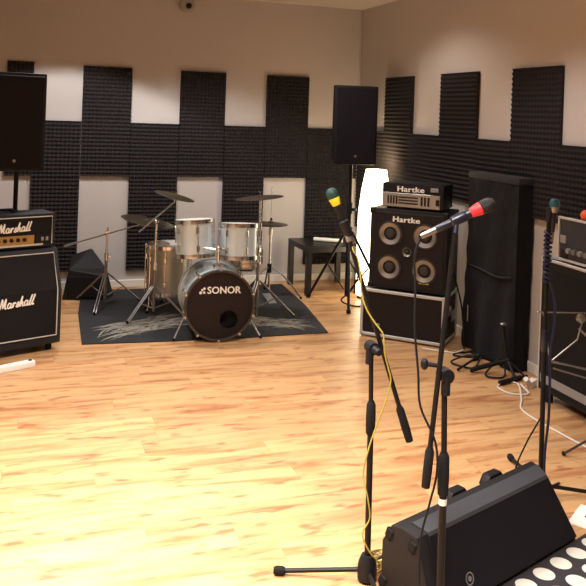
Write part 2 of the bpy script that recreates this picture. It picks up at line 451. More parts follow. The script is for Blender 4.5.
for sx in (-1, 1):
    for y in (.06, .30):
        w_ = MB().cyl((sx*.325-.012, y, .028), (sx*.325+.012, y, .028), .028, n=18).box((sx*.325, y, .053), (.045, .06, .012)); w_.build('caster', rubber, t)
    MB().tube([(sx*W/2, .11, .42), (sx*(W/2+.006), .11, .45), (sx*(W/2+.006), .11, .53), (sx*W/2, .11, .56)], .008).build('handle', plastic, t)

t = thing('guitar_amplifier_head', 'black guitar amplifier head with gold control panel on the slanted cabinet', 'amplifier', (cx, cy, .69), RZ)
t.location = (cx - .10*sin(RZ)*0, cy, .69)
H = .235
MB().box((0, .225, H/2+.006), (.745, .215, H), bevel=.014, seg=2).build('cabinet', tolex_g, t)
for sx in (-1, 1):
    for y in (.15, .30): MB().cyl((sx*.32, y, 0), (sx*.32, y, .012), .014).build('foot', rubber, t)
MB().box((0, .114, .158), (.68, .01, .115)).build('front_cloth', grille, t, False)
pp = MB(); pp.tube([(.343, .107, .03), (.343, .107, .218), (-.343, .107, .218), (-.343, .107, .03)], .0038, 6); pp.build('piping', piping, t)
script_word('logo', .222, .062, Matrix.Translation((.078, .108, .155)) @ Matrix.Rotation(R(-3), 4, 'Y'), white_p, t)
cp = MB().box((-.06, .113, .066), (.56, .012, .062), bevel=.002).build('control_panel', gold, t)
MB().box((-.06, .107, .030), (.68, .010, .012)).build('lower_rail', piping, t)
MB().box((.285, .113, .066), (.11, .012, .062), bevel=.002).build('switch_panel', plastic, t)
for k in range(2): MB().box((.275+k*.032, .103, .067), (.017, .012, .026), bevel=.003).build('switch', knob_m, t)
for k in range(11):
    MB().lathe([(.013, 0), (.012, .014), (0, .014)], (-.29+k*.044, .107, .069), (0, -1, 0), 14).build('knob', plastic, t)
hh = MB().tube([(-.12, .22, H+.006), (-.10, .22, H+.028), (.10, .22, H+.028), (.12, .22, H+.006)], .009); hh.build('handle', rubber, t)
# cables lying on the head
def on_head(x, y, z): return V((cx + x*cos(RZ) - y*sin(RZ), cy + x*sin(RZ) + y*cos(RZ), .69+z))
zt = H+.006+.0065
cb = MB().tube([on_head(*p) for p in ((-.34, .16, zt), (-.25, .2, zt), (-.13, .28, zt), (-.20, .31, zt), (-.30, .24, zt), (-.22, .15, zt), (-.06, .15, zt), (.02, .26, zt+.004), (.09, .30, zt), (.16, .27, zt), (.10, .24, zt))], .006, 6, 6)
tag(cb.build('cable', rubber), 'black cable coiled on top of the guitar amplifier head', 'cable')

# power strip on floor
t = thing('power_strip', 'white power strip lying on the floor in front of the guitar cabinet', 'power strip', (-3.29, -2.21, 0), R(24))
MB().box((0, 0, .02), (.34, .055, .04), bevel=.008, seg=2).build('housing', paper_m, t)
for k in range(4): MB().lathe([(0, 0), (.017, 0), (.017, .002), (0, .002)], (-.12+k*.065, 0, .0402), (0, 0, 1), 18).build('socket', wcable, t)
MB().box((.145, 0, .042), (.022, .018, .006), bevel=.002).build('switch', plastic, t)

# ------------------------------------------------------------------ monitor wedge standing behind drums
t = thing('stage_monitor', 'black wedge monitor standing on end against the back wall left of the drums', 'stage monitor', (-2.66, -.30, 0), R(-8))
prof = [(-.20, -.13), (.17, -.19), (.22, -.02), (.02, .19), (-.20, .16)]
bm_ = MB(); bt = bm_.bm
A = [bt.verts.new((p[0], p[1], 0)) for p in prof]
tops = [.26, .22, .25, .40, .34]
Bv = [bt.verts.new((p[0]*(.72 if i in (1, 2) else .8), p[1]*.85, tops[i])) for i, p in enumerate(prof)]
bt.faces.new(A); bt.faces.new(Bv)
for i in range(5): bt.faces.new([A[i], A[(i+1) % 5], Bv[(i+1) % 5], Bv[i]])
bmesh.ops.triangulate(bt, faces=[fc for fc in bt.faces if len(fc.verts) > 4])
bmesh.ops.bevel(bt, geom=bt.edges[:], offset=.008, segments=1, affect='EDGES')
bm_.build('cabinet', tolex, t, False)
g = MB(); g.box((-.015, -.158, .115), (.30, .012, .18), rot=Matrix.Rotation(R(-9), 3, 'Z'), bevel=.004); g.build('grille', grille, t)

# ------------------------------------------------------------------ rug with printed feathers
RUG = [(-2.81, -1.75), (-2.2, -1.80), (-1.6, -1.83), (-.98, -1.83), (-.86, -.98), (-.80, -.14), (-1.7, -.12), (-2.70, -.10), (-2.78, -.9)]
t = MB().prism(RUG, 'z', 0, .006).build('drum_rug', rug_m, None, False)
tag(t, 'charcoal rug with straw coloured feathery print under the drum kit', 'rug')
def streaks(x0, y0, x1, y1, spread, n, m, seed, name, length):
    rr = random.Random(seed); mb = MB(); bm = mb.bm
    for k in range(n):
        s_ = rr.random(); cxx = x0+(x1-x0)*s_ + rr.uniform(-.05, .05); cyy = y0+(y1-y0)*s_+rr.uniform(-spread, spread)
        L = rr.uniform(.5, 1)*length; a = rr.gauss(math.atan2(y1-y0, x1-x0), .28); w = rr.uniform(.006, .013)
        z = .0062+.00035*(k % 7)
        pts = []
        for u in (0, .25, .5, .75, 1):
            q = (u-.5)*L; bend = .03*sin(u*3)
            pts.append((cxx+q*cos(a)-bend*sin(a), cyy+q*sin(a)+bend*cos(a), w*(1-abs(u-.5)*1.7)))
        Lf = [bm.verts.new((p[0]-p[2]*sin(a), p[1]+p[2]*cos(a), z)) for p in pts]
        Rt = [bm.verts.new((p[0]+p[2]*sin(a), p[1]-p[2]*cos(a), z)) for p in pts]
        for i in range(4): bm.faces.new([Lf[i], Rt[i], Rt[i+1], Lf[i+1]])
    o = mb.build(name, m, t, False); return o
streaks(-2.58, -1.50, -2.10, -1.28, .17, 120, print_a, 1, 'feather_print', .34)
streaks(-2.45, -1.42, -2.05, -1.20, .13, 45, print_b, 2, 'feather_print', .22)
streaks(-1.56, -1.38, -1.14, -1.58, .13, 80, print_a, 3, 'feather_print', .32)
streaks(-1.50, -1.38, -1.20, -1.50, .10, 30, print_b, 4, 'feather_print', .2)

ZR = .0062
# ------------------------------------------------------------------ drum kit
def lug(mb, p, d, up, s=1.0):
    # small casing on a shell: p point, d outward
    d = V(d).normalized(); up = V(up).normalized(); sd = up.cross(d)
    rot = Matrix((sd, up, d)).transposed()
    mb.box(V(p)+d*.008*s, (.022*s, .05*s, .02*s), rot=rot, bevel=.005*s)
def drum(name, label, cat, loc, tilt, r, h, wrap, nl=6, legs=False, group=None, top=None):
    t = thing(name, label, cat, loc, 0, group); t.rotation_euler = tilt
    MB().lathe([(r*.985, 0), (r, .0), (r, h), (r*.985, h), (r*.985, 0)], n=48).build('shell', wrap, t)
    MB().lathe([(0, h+.002), (r*.99, h+.004), (r*1.0, h-.004)], n=48).build('drum_head', top or skin_m, t)
    for z, nm in ((h-.022, 'hoop'), (-.008, 'hoop')):
        MB().lathe([(r*1.0, z), (r*1.05, z), (r*1.055, z+.014), (r*1.05, z+.030), (r*1.0, z+.030), (r*1.0, z)], n=48).build('hoop', chrome, t)
    for k in range(nl):
        a = 2*pi*(k+.35)/nl; d = V((cos(a), sin(a), 0)); lm = MB()
        for z in (h*.74, h*.24): lug(lm, d*r + V((0, 0, z)), d, (0, 0, 1))
        lm.cyl(d*(r+.016)+V((0, 0, -.004)), d*(r+.016)+V((0, 0, h+.004)), .003, n=8)
        lm.build('lug', chrome, t)
    return t
GR = 'silver drums of the drum kit'
# bass drum, axis along local y
aB = R(-5)
bd = thing('bass_drum', 'large silver bass drum with dark front skin on the charcoal rug', 'drum', (-1.86, -1.88, ZR), aB, GR)
r = .246; cz = .262; Lb = .42
MB().lathe([(r*.985, 0), (r, 0), (r, Lb), (r*.985, Lb), (r*.985, 0)], (0, .02, cz), (0, 1, 0), 64).build('shell', silverwrap, bd)
hoop_m = mat('dark_hoop', (.06, .055, .05), .4, metal=.3, noise=.1)
for y in (-.022, Lb+.005):
    MB().lathe([(r*.985, 0), (r*1.045, 0), (r*1.055, .018), (r*1.045, .036), (r*.985, .036), (r*.985, 0)], (0, y, cz), (0, 1, 0), 64).build('hoop', tanwrap if y > 0 else hoop_m, bd)
# front head with a port hole
ring = MB(); bmf = ring.bm; hr = .064; hx, hz = .070, -.105; n = 64
o1 = [bmf.verts.new((r*.99*cos(2*pi*k/n), -.004, cz+r*.99*sin(2*pi*k/n))) for k in range(n)]
o2 = [bmf.verts.new((hx+hr*cos(2*pi*k/n), -.006, cz+hz+hr*sin(2*pi*k/n))) for k in range(n)]
for k in range(n): bmf.faces.new([o1[k], o1[(k+1) % n], o2[(k+1) % n], o2[k]])
ring.build('front_head', head_m, bd)
MB().lathe([(hr, 0), (hr+.006, .0), (hr+.006, .008), (hr, .008), (hr, 0)], (hx, -.012, cz+hz), (0, 1, 0), 40).build('port_ring', plastic, bd)
MB().lathe([(0, 0), (hr*.98, .0), (hr*.98, .01)], (hx, .05, cz+hz), (0, 1, 0), 40).build('port_hole', grille, bd)
MB().lathe([(0, 0), (r*.98, 0)], (0, Lb+.02, cz), (0, 1, 0), 48).build('rear_head', skin_m, bd)
text_mesh('SONOR', 'logo', white_p, bd, .071, .0015, Matrix.Translation((.028, -.010, cz+.108)) @ FRONT, bold=.0022, xs=.98, space=1.02)
em = MB()
for (x, z, rr_) in ((-.142, .094, .011), (-.116, .095, .009), (-.130, .114, .0085), (-.115, .124, .009)):
    em.lathe([(0, 0), (rr_, 0), (rr_, .002), (0, .002)], (x, -.010, cz+z), (0, -1, 0), 18)
em.build('emblem', white_p, bd)
for k in range(10):
    a = 2*pi*(k+.5)/10; d = V((cos(a), 0, sin(a))); c = V((0, 0, cz)); lm = MB()
    lm.box(c+d*(r*1.055)+V((0, -.006, 0)), (.022, .042, .02), rot=Matrix((V((-sin(a), 0, cos(a))), V((0, 1, 0)), d)).transposed(), bevel=.005)
    lm.cyl(c+d*(r*1.05+.012)+V((0, -.01, 0)), c+d*(r+.028)+V((0, .12, 0)), .0035, n=8)
    lug(lm, c+d*r+V((0, .13, 0)), d, (0, 1, 0), 1.1)
    lm.build('claw', chrome, bd)
for sx in (-1, 1):
    s = MB().cyl((sx*.22, .16, .17), (sx*.32, .03, .012), .007).build('spur', dullchrome, bd)
    MB().ball((sx*.32, .03, .012), .012, 10).build('rubber_tip', rubber, s)
th = MB().box((0, .13, cz+r+.012), (.07, .07, .03), bevel=.006).cyl((0, .13, cz+r), (0, .13, cz+r+.17), .013)
th.cyl((0, .13, cz+r+.13), (-.11, .16, cz+r+.14), .010).cyl((0, .13, cz+r+.13), (.11, .16, cz+r+.14), .010).ball((0, .13, cz+r+.14), .024, 14)
th.build('tom_holder', chrome, bd)

drum('rack_tom', 'silver rack drum on the left above the bass drum', 'drum', (-1.985, -1.575, .575), (R(-5), R(-2), .1), .143, .268, silverwrap, 6, group=GR)
drum('rack_tom', 'silver rack drum on the right above the bass drum', 'drum', (-1.672, -1.66, .565), (R(-5), R(3), .3), .140, .255, silverwrap, 6, group=GR)
ft = drum('floor_tom', 'tall champagne silver floor drum standing left behind the bass drum', 'drum', (-2.065, -.905, .15), (0, 0, .2), .175, .40, tanwrap, 8, group=GR)
for k in range(3):
    a = 2*pi*k/3+R(200); d = V((cos(a), sin(a), 0))*.197
    l = MB().tube([d+V((0, 0, .26)), d+V((0, 0, -.09)), d*1.10+V((0, 0, -.150+.02))], .006).build('leg', chrome, ft)
    MB().ball(d*1.10+V((0, 0, -.131)), .013, 10).build('rubber_foot', rubber, l)
sn = drum('snare_drum', 'shallow chrome snare drum behind and below the right rack drum', 'drum', (-1.50, -1.13, .43), (R(3), 0, 0), .165, .13, chrome, 8, group=GR)
st = thing('snare_stand', 'chrome folding stand under the shallow snare drum', 'drum stand', (-1.50, -1.13, ZR))
MB().cyl((0, 0, .08), (0, 0, .36), .010).build('pole', dullchrome, st)
for a in (60, 180, 300):
    c_, s_ = cos(R(a)), sin(R(a))
    MB().tube([(0, 0, .35), (.13*c_, .13*s_, .37), (.15*c_, .15*s_, .405)], .006).build('arm', dullchrome, st)
    MB().cyl((.01*c_, .01*s_, .20), (.20*c_, .20*s_, .01), .007).build('leg', dullchrome, st)

# bass drum pedal
t = thing('bass_drum_pedal', 'metal foot pedal behind the bass drum', 'drum pedal', (-1.75, -1.30, ZR), aB)
MB().box((0, 0, .008), (.10, .30, .012), bevel=.003).build('base_plate', dullchrome, t)
MB().box((0, .02, .055), (.08, .24, .008), rot=Matrix.Rotation(R(-14), 3, 'X'), bevel=.002).build('footboard', silver, t)
MB().cyl((-.05, -.11, .0), (-.05, -.11, .18), .008).cyl((.05, -.11, 0), (.05, -.11, .18), .008).cyl((-.05, -.11, .18), (.05, -.11, .18), .007).build('frame', chrome, t)

def cymbal(loc, tilt_dir, tilt, r, m, label, hat=False, bellr=.032):
    t = thing('cymbal', label, 'cymbal', loc, 0, None)
    ax = V((-sin(tilt_dir), cos(tilt_dir), 0)); t.rotation_euler = Matrix.Rotation(tilt, 3, ax).to_euler()
    p = [(0.006, .018), (bellr*.5, .016), (bellr, .007), (r*.5, .003), (r, -.006), (r, -.0075), (r*.5, .0015), (bellr, .0055), (.006, .0165), (.006, .018)]
    MB().lathe(p, n=56).build('plate', m, t)
    MB().cyl((0, 0, .022), (0, 0, .045), .012, .009).build('felt', rubber, t)
    return t
def tripod(t, hub, rad, dirs, m, rt=.009, curved=False):
    for a in dirs:
        c_, s_ = cos(R(a)), sin(R(a))
        if curved:
            l = MB().tube([(.012*c_, .012*s_, hub), (rad*.35*c_, rad*.35*s_, hub-.05), (rad*.7*c_, rad*.7*s_, hub*.45), (rad*c_, rad*s_, .012)], rt*.8, 8, 4).build('leg', m, t)
        else:
            w = MB(); off = V((-s_, c_, 0))*.010
            w.cyl(V((.02*c_, .02*s_, hub))+off, V((rad*c_, rad*s_, .014))+off, rt*.6, n=8)
            w.cyl(V((.02*c_, .02*s_, hub))-off, V((rad*c_, rad*s_, .014))-off, rt*.6, n=8)
            l = w.build('leg', m, t)
            b = MB().cyl((.0, 0, hub*.28), (rad*.48*c_, rad*.48*s_, hub*.52), rt*.5, n=8); b.build('brace', m, t)
        MB().ball((rad*c_, rad*s_, .013), .013, 10).build('rubber_foot', rubber, l)
def loc3(base, P): return V(P)-V(base)

# left boom stand (pole at far left)
B = (-2.55, -.68, ZR)
t = thing('cymbal_stand', 'chrome boom stand left of the drum kit with long thin counter arm', 'cymbal stand', B)
tripod(t, .27, .32, (250, 20, 130), dullchrome)
MB().cyl((0, 0, .05), (0, 0, .42), .0125).build('lower_tube', dullchrome, t)
MB().cyl((0, 0, .40), (0, 0, .60), .009).build('upper_tube', chrome, t)
MB().cyl((0, 0, .38), (0, 0, .44), .017).box((.02, 0, .41), (.03, .01, .014)).build('collar', chrome, t)
MB().cyl((0, -.02, .615), (0, .02, .615), .020).cyl((0, -.03, .63), (0, -.045, .66), .006).build('tilter', chrome, t)
a0 = loc3(B, (-2.892, -.66, .508)); a1 = loc3(B, (-2.245, -.90, .735))
MB().cyl(a0, a1, .006).build('boom_arm', chrome, t)
MB().cyl(a0, a0+(a1-a0)*.16, .0105).build('counterweight', silver, t)
rd = (-2.248, -.90, .745)
MB().cyl(a1, loc3(B, (-2.248, -.90, .775)), .005).build('cymbal_post', chrome, t)
cymbal((-2.248, -.90, .748), R(-20), R(11), .222, bronze, 'large tan ride cymbal low over the tall floor drum')

# second stand
B = (-2.165, -.66, ZR); 
B = (-2.215, -1.14, ZR)
t = thing('cymbal_stand', 'chrome stand with thick short boom rod beside the floor drum', 'cymbal stand', B)
tripod(t, .25, .27, (215, 335, 95), dullchrome)
MB().cyl((0, 0, .05), (0, 0, .42), .0125).build('lower_tube', dullchrome, t)
MB().cyl((0, 0, .40), (0, 0, .76), .009).build('upper_tube', chrome, t)
MB().cyl((0, 0, .38), (0, 0, .44), .017).build('collar', chrome, t)
b0 = V((-2.345, -1.095, .685)); b1 = V((-2.085, -1.185, .935)); 
MB().cyl(loc3(B, b0), loc3(B, b1), .0085).build('boom_arm', silver, t)
MB().ball((.0, 0, .765), .020, 12).build('tilter', chrome, t)
MB().cyl(loc3(B, b1), loc3(B, b1+V((0, 0, .075))), .006).build('cymbal_post', chrome, t)
cymbal(b1+V((0, 0, .052)), R(-20), R(14), .165, bronze, 'small tan crash cymbal tilted down to the right above the left rack drum')

# right straight stand
B = (-1.405, -1.31, ZR)
t = thing('cymbal_stand', 'chrome straight cymbal stand right of the bass drum', 'cymbal stand', B)
tripod(t, .30, .31, (-8, 235, 120), dullchrome, .012)
MB().cyl((0, 0, .03), (0, 0, .50), .0135).build('lower_tube', dullchrome, t)
MB().cyl((0, 0, .48), (0, 0, .96), .010).build('upper_tube', chrome, t)
for z in (.48, .74): MB().cyl((0, 0, z-.03), (0, 0, z+.03), .019).build('collar', chrome, t)
MB().cyl((0, 0, .93), (-.01, 0, 1.03), .006).build('cymbal_post', chrome, t)
cymbal((-1.415, -1.31, .988), R(160), R(6), .20, bronze_d, 'dark brown crash cymbal high above the right rack drum')

# hi-hat
B = (-1.09, -.63, ZR)
t = thing('hi_hat_stand', 'chrome hi-hat stand with curved legs near the small black table', 'cymbal stand', B)
tripod(t, .27, .30, (330, 200, 80), dullchrome, .010, True)
MB().cyl((0, 0, .04), (0, 0, .60), .011).build('lower_tube', chrome, t)
MB().cyl((0, 0, .58), (0, 0, 1.0), .0045).build('pull_rod', chrome, t)
MB().cyl((0, 0, .22), (0, 0, .30), .02).build('hub', rubber, t)
MB().cyl((0, 0, .56), (0, 0, .62), .018).build('collar', chrome, t)
MB().box((-.04, -.16, .02), (.07, .22, .01), rot=Matrix.Rotation(R(10), 3, 'X')).build('footboard', silver, t)
t2 = cymbal((-1.09, -.63, .716), 0, 0, .155, bronze_d, 'lower plate of the dark hi-hat cymbal pair'); t2.rotation_euler = (pi, 0, 0)
t2.location.z = .655
cymbal((-1.09, -.63, .677), R(0), R(2), .150, bronze_d, 'upper plate of the dark hi-hat cymbal pair')

# ------------------------------------------------------------------ small black table
t = thing('side_table', 'small square black side table in front of the back wall foam', 'table', (-.465, -.39, 0))
MB().box((0, 0, .425), (.55, .55, .05), bevel=.003).build('tabletop', blackwood, t, False)
for x in (-1, 1):
    for y in (-1, 1): MB().box((x*.2495, y*.2495, .2), (.05, .05, .40), bevel=.002).build('leg', blackwood, t, False)
pr = MB().cyl((-.55, -.32, .470), (-.31, -.47, .470), .019, n=20)
tag(pr.build('paper_roll', paper_m), 'white rolled paper lying on the small black side table', 'paper')
# brown bag thing: dark cables hanging between table and stand
cb = MB().tube([(-.44, -1.005, .62), (-.50, -1.02, .50), (-.46, -1.04, .36), (-.40, -1.05, .26), (-.47, -1.08, .14), (-.55, -1.05, .05), (-.46, -1.10, .008), (-.33, -1.14, .008)], .007, 6, 6)
tag(cb.build('cable', rubber), 'black cable hanging off the tripod pole beside the side table', 'cable')

# ------------------------------------------------------------------ glowing floor lamp
t = thing('floor_lamp', 'tall glowing white paper floor lamp in the room corner', 'lamp', (-.17, -.87, 0), R(12))
MB().box((0, 0, .012), (.20, .20, .024), bevel=.004).build('base', blackwood, t)
s = MB(); bm = s.bm; lev = [(.03, .105), (.45, .112), (.80, .108), (1.0, .092), (1.19, .068)]
rings = [[bm.verts.new((x*w, y*w, z)) for x, y in ((-1, -1), (1, -1), (1, 1), (-1, 1))] for z, w in lev]
for A, Bq in zip(rings, rings[1:]):
    for k in range(4): bm.faces.new([A[k], A[(k+1) % 4], Bq[(k+1) % 4], Bq[k]])
bm.faces.new(rings[0]); bm.faces.new(rings[-1])
s.build('lamp_shade', shade_m, t, False)

# ------------------------------------------------------------------ flight case + bass amplifier
RC = R(-43.8); ccx, ccy = (-.77-.30)/2, (-1.94-2.39)/2
wC, dC, hC = .65, .40, .365
t = thing('flight_case', 'dark brown flight case with silver edges under the bass cabinet', 'flight case', (ccx, ccy, 0), RC)
MB().box((0, dC/2, hC/2+.012), (wC-.02, dC-.02, hC-.02)).build('body', brown_case, t, False)
e = MB(); k_ = .022
for z in (.024, hC+.002-.011):
    for y in (.011, dC-.011): e.box((0, y, z), (wC, k_, k_), bevel=.003)
    for x in (-1, 1): e.box((x*(wC/2-.011), dC/2, z), (k_, dC, k_), bevel=.003)
for x in (-1, 1):
    for y in (.011, dC-.011): e.box((x*(wC/2-.011), y, hC/2+.01), (k_, k_, hC-.01), bevel=.003)
e.build('edge_trim', alu, t)
for x in (-1, 1):
    for y in (.02, dC-.02): MB().ball((x*(wC/2-.02), y, .022), .022, 12).build('ball_corner', silver, t)
l = MB().box((wC/2+.006, .13, .25), (.012, .05, .07), bevel=.004).build('latch', silver, t)
MB().box((wC/2+.014, .13, .265), (.008, .028, .030), bevel=.002).build('latch_tongue', chrome, l)
MB().box((wC/2+.003, .26, .19), (.008, .12, .08), bevel=.003).build('handle_plate', silver, t)
MB().box((-.19, -.003, .10), (.05, .006, .03), bevel=.002).build('name_plate', knob_m, t)

hB = .605; wB = .60
t = thing('bass_speaker_cabinet', 'black bass cabinet with four grey cones on the flight case', 'speaker cabinet', (ccx+.02*cos(RC), ccy+.02*sin(RC), hC+.013), RC)
MB().box((0, .21, hB/2), (wB, .36, hB), bevel=.014, seg=2).build('cabinet', tolex, t)
MB().box((0, .031, hB/2), (wB-.05, .012, hB-.05), bevel=.003).build('front_baffle', brown_case, t)
def cone(x, z, rr_, nm):
    c = MB().lathe([(rr_*1.16, -.004), (rr_*1.14, .006), (rr_*1.02, .007), (rr_, .001), (rr_*.98, .000)], (x, .025, z), (0, -1, 0), 40).build(nm, cone_d, t)
    MB().lathe([(rr_, .001), (rr_*.45, -.018)], (x, .013, z), (0, -1, 0), 40).build('cone', cone_m, c)
    MB().lathe([(rr_*.47, 0), (rr_*.35, .012), (0, .02)], (x, .028, z), (0, -1, 0), 30).build('dust_cap', cone_d, c)
for x in (-.135, .135):
    for z in (.420, .165): cone(x, z, .082, 'woofer')
cone(0, .295, .034, 'tweeter')
text_mesh('Hartke', 'logo', white_p, t, .056, .002, Matrix.Translation((-.015, .022, .530)) @ FRONT, bold=.0022, xs=1.24, space=1.08)
MB().box((.135, .024, .072), (.075, .004, .008)).build('label_strip', yellow_m, t)
for sx in (-1, 1):
    MB().box((sx*(wB/2+.002), .2, .42), (.008, .16, .10), bevel=.003).build('handle', plastic, t)
    for z in (.02, hB-.02): MB().box((sx*(wB/2-.018), .038, z), (.045, .03, .045), bevel=.008).build('corner_guard', plastic, t)

hH = .195; wH = .475
t = thing('bass_amplifier_head', 'small black bass amplifier head with silver control panel on the four-cone cabinet', 'amplifier', (ccx+.035*cos(RC), ccy+.035*sin(RC), hC+.013+hB), RC)
MB().box((0, .21, hH/2+.006), (wH, .30, hH-.012), bevel=.010, seg=2).build('cabinet', plastic, t)
for x in (-1, 1): MB().box((x*.19, .10, .004), (.03, .03, .008)).build('foot', rubber, t)
fp = MB().box((-.01, .057, .070), (wH-.03, .008, .105), bevel=.002).build('control_panel', silver, t)
for k in range(4): MB().box((-.185+k*.022, .051, .070), (.011, .006, .062)).build('slider_slot', plastic, t)
for z in (.048, .070, .092): MB().box((-.03, .051, z), (.15, .006, .010)).build('equaliser_row', plastic, t)
for k in range(3):
    MB().box((.075+k*.026, .051, .070), (.014, .006, .068)).build('slider_slot', plastic, t)
MB().box((.195, .051, .068), (.026, .008, .045), bevel=.002).build('power_switch', plastic, t)
text_mesh('Hartke', 'logo', white_p, t, .056, .002, Matrix.Translation((-.015, .058, .152)) @ FRONT, bold=.0022, xs=1.24, space=1.08)
MB().box((.17, .054, .160), (.06, .006, .03), bevel=.003).build('vent_plate', knob_m, t)

# cables around flight case
cb = MB().tube([(-.30, -2.46, .006), (-.22, -2.52, .006), (-.13, -2.50, .006), (-.10, -2.60, .006), (-.22, -2.62, .006), (-.32, -2.56, .010), (-.20, -2.54, .016), (-.11, -2.64, .006), (-.26, -2.70, .006)], .006, 6, 6)
tag(cb.build('cable', rubber), 'tangle of black cable on the floor right of the flight case', 'cable')
cb = MB().tube([(-.46, -2.36, .006), (-.36, -2.45, .006), (-.27, -2.51, .008), (-.19, -2.48, .014)], .006, 6, 6)
tag(cb.build('cable', wcable), 'white cable on the floor along the base of the flight case', 'cable')
cb = MB().tube([(-.19, -1.92, .70), (-.16, -2.02, .72), (-.14, -2.14, .66), (-.13, -2.22, .50), (-.11, -2.30, .30), (-.14, -2.40, .1), (-.16, -2.44, .006)], .006, 6, 6)
tag(cb.build('cable', rubber), 'black lead hanging between the bass cabinet and the covered box', 'cable')

# ------------------------------------------------------------------ covered box against right wall
t = thing('covered_box', 'tall box draped in black cloth against the right wall', 'covered box', (-.055, -2.665, 0))
hx_, hy_, hz_ = .06, .31, 1.285
def drape():
    mb = MB(); bm = mb.bm; rr = random.Random(3)
    NU, NZ = 48, 40; rings = []
    per = []
    # perimeter of a rounded rectangle
    cs = [(-hx_, -hy_), (hx_, -hy_), (hx_, hy_), (-hx_, hy_)]
    seg = [8, 16, 8, 16]
    for q in range(4):
        a, b = cs[q], cs[(q+1) % 4]
        for k in range(seg[q]): u = k/seg[q]; per.append((a[0]+(b[0]-a[0])*u, a[1]+(b[1]-a[1])*u))
    for j in range(NZ+1):
        z = hz_*(1-j/NZ)*.995+.006; row = []
        for i, (x, y) in enumerate(per):
            L = math.hypot(x/hx_, y/hy_)
            amp = .007*(.3+j/NZ)
            w = amp*sin(i*.9+j*.12)+.003*sin(j*.9+i*.35)
            nx, ny = (x/hx_ if abs(x) > hx_*.98 else 0), (y/hy_ if abs(y) > hy_*.98 else 0)
            if nx > 0: nx = 0
            row.append(bm.verts.new((x+nx*w, y+ny*w, z-(.012 if (abs(x) > hx_*.98 and abs(y) > hy_*.98 and j == 0) else 0))))
        rings.append(row)
    n = len(per)
    for A, Bq in zip(rings, rings[1:]):
        for k in range(n): bm.faces.new([A[k], Bq[k], Bq[(k+1) % n], A[(k+1) % n]])
    c = bm.verts.new((0, 0, hz_+.012))
    for k in range(n): bm.faces.new([rings[0][k], rings[0][(k+1) % n], c])
    bm.faces.new(rings[-1])
    return mb
drape().build('cloth_cover', cloth_m, t, True, 60)
s = MB(); s.prism([(-hx_-.006, -hy_-.006), (hx_, -hy_-.006), (hx_, hy_), (-hx_-.006, hy_)], 'z', hz_-.035, hz_+.014, .010); s.build('top_flap', cloth_t, t)
MB().tube([(-hx_-.008, -.27, .63), (-hx_-.012, -.1, .60), (-hx_-.010, .1, .615), (-hx_-.008, .29, .62)], .006, 6, 4).build('strap', cloth_t, t)
MB().box((-hx_-.008, .25, .26), (.008, .008, .12), bevel=.002).build('zip', silver, t)

# ------------------------------------------------------------------ guitar stands
def gstand(label, hub, post, bars, thin, yoke):
    hub = V(hub); t = thing('guitar_stand', label, 'guitar stand', (hub.x, hub.y, 0), 0, 'folded guitar stands on the floor')
    O = V((hub.x, hub.y, 0)); h = hub-O
    MB().ball(h, .020, 12).build('joint', plastic, t)
    if post:
        p = V(post)-O; MB().cyl(h, p, .011).build('post', blkmetal, t)
        MB().ball(p+V((0, 0, .008)), .016, 12, (1.5, 1.2, .6)).build('post_cap', silver, t)
    for a, b in bars:
        a = V(a)-O; b = V(b)-O; l = MB().cyl(a, b, .009).build('leg', blkmetal, t)
        MB().cyl(a.lerp(b, .25), a.lerp(b, 1.03), .0155).build('foam_sleeve', rubber, l)
        if (a-h).length > .03: MB().cyl(h, a.lerp(b, .45), .010).build('strut', blkmetal, t)
    for b in thin:
        b = V(b)-O; l = MB().cyl(h, b, .0075).build('leg', blkmetal, t)
        MB().ball(b, .010, 8).build('rubber_foot', rubber, l)
    MB().tube([V(p)-O for p in yoke], .0062, 8, 4).build('yoke', blkmetal, t)
gstand('black folded guitar stand with upright post and two foam arms before the covered box',
       (-.165, -2.99, .095), (-.200, -2.975, .325), [((-.165, -2.99, .095), (-.385, -2.90, .018)), ((-.085, -3.09, .018), (-.335, -3.165, .018))], [(-.10, -3.10, .012)],
       [(-.19, -2.93, .09), (-.26, -2.95, .05), (-.335, -2.99, .012), (-.31, -3.06, .012), (-.22, -3.04, .012), (-.18, -2.96, .08)])
gstand('low black folded guitar stand lying left of the one with an upright post',
       (-.27, -2.80, .07), None, [], [(-.46, -2.86, .012), (-.16, -2.56, .012), (-.12, -2.74, .012), (-.10, -2.87, .012)],
       [(-.25, -2.78, .075), (-.33, -2.72, .05), (-.42, -2.70, .012), (-.40, -2.80, .012), (-.33, -2.85, .012), (-.26, -2.82, .07)])

# ------------------------------------------------------------------ cabinet and amplifier at right edge
t = thing('speaker_cabinet', 'wide black speaker cabinet with silver top edge at the right edge', 'speaker cabinet', (-.21, -3.84, 0), -pi/2)
# local x -> world -Y ... width .9, depth .25, front faces world -X
MB().box((0, .10, .455), (.86, .26, .79), bevel=.008).build('cabinet', tolex, t)
MB().box((.0, -.033, .44), (.80, .01, .70)).build('grille', grille, t, False)
e = MB(); e.box((0, -.020, .852), (.87, .035, .018), bevel=.003); e.box((0, .10, .856), (.87, .27, .010), bevel=.002)
e.build('top_edge', alu, t)
e = MB(); e.box((-.428, -.026, .455), (.012, .016, .78), bevel=.002); e.box((.428, -.026, .455), (.012, .016, .78), bevel=.002); e.build('edge_trim', alu, t)
for x in (-.36, .36):
    for y in (.0, .19): MB().cyl((x, y, 0), (x, y, .062), .025, n=18).build('foot', rubber, t)
MB().box((0, -.036, .14), (.80, .006, .05)).build('lower_rail', knob_m, t)
amp = thing('keyboard_amplifier', 'grey metal-edged amplifier on top of the wide cabinet at the right edge', 'amplifier', (-.21, -3.90, .862), -pi/2)
MB().box((0, .09, .137), (.70, .22, .245), bevel=.008).build('cabinet', tolex_g, amp)
e = MB()
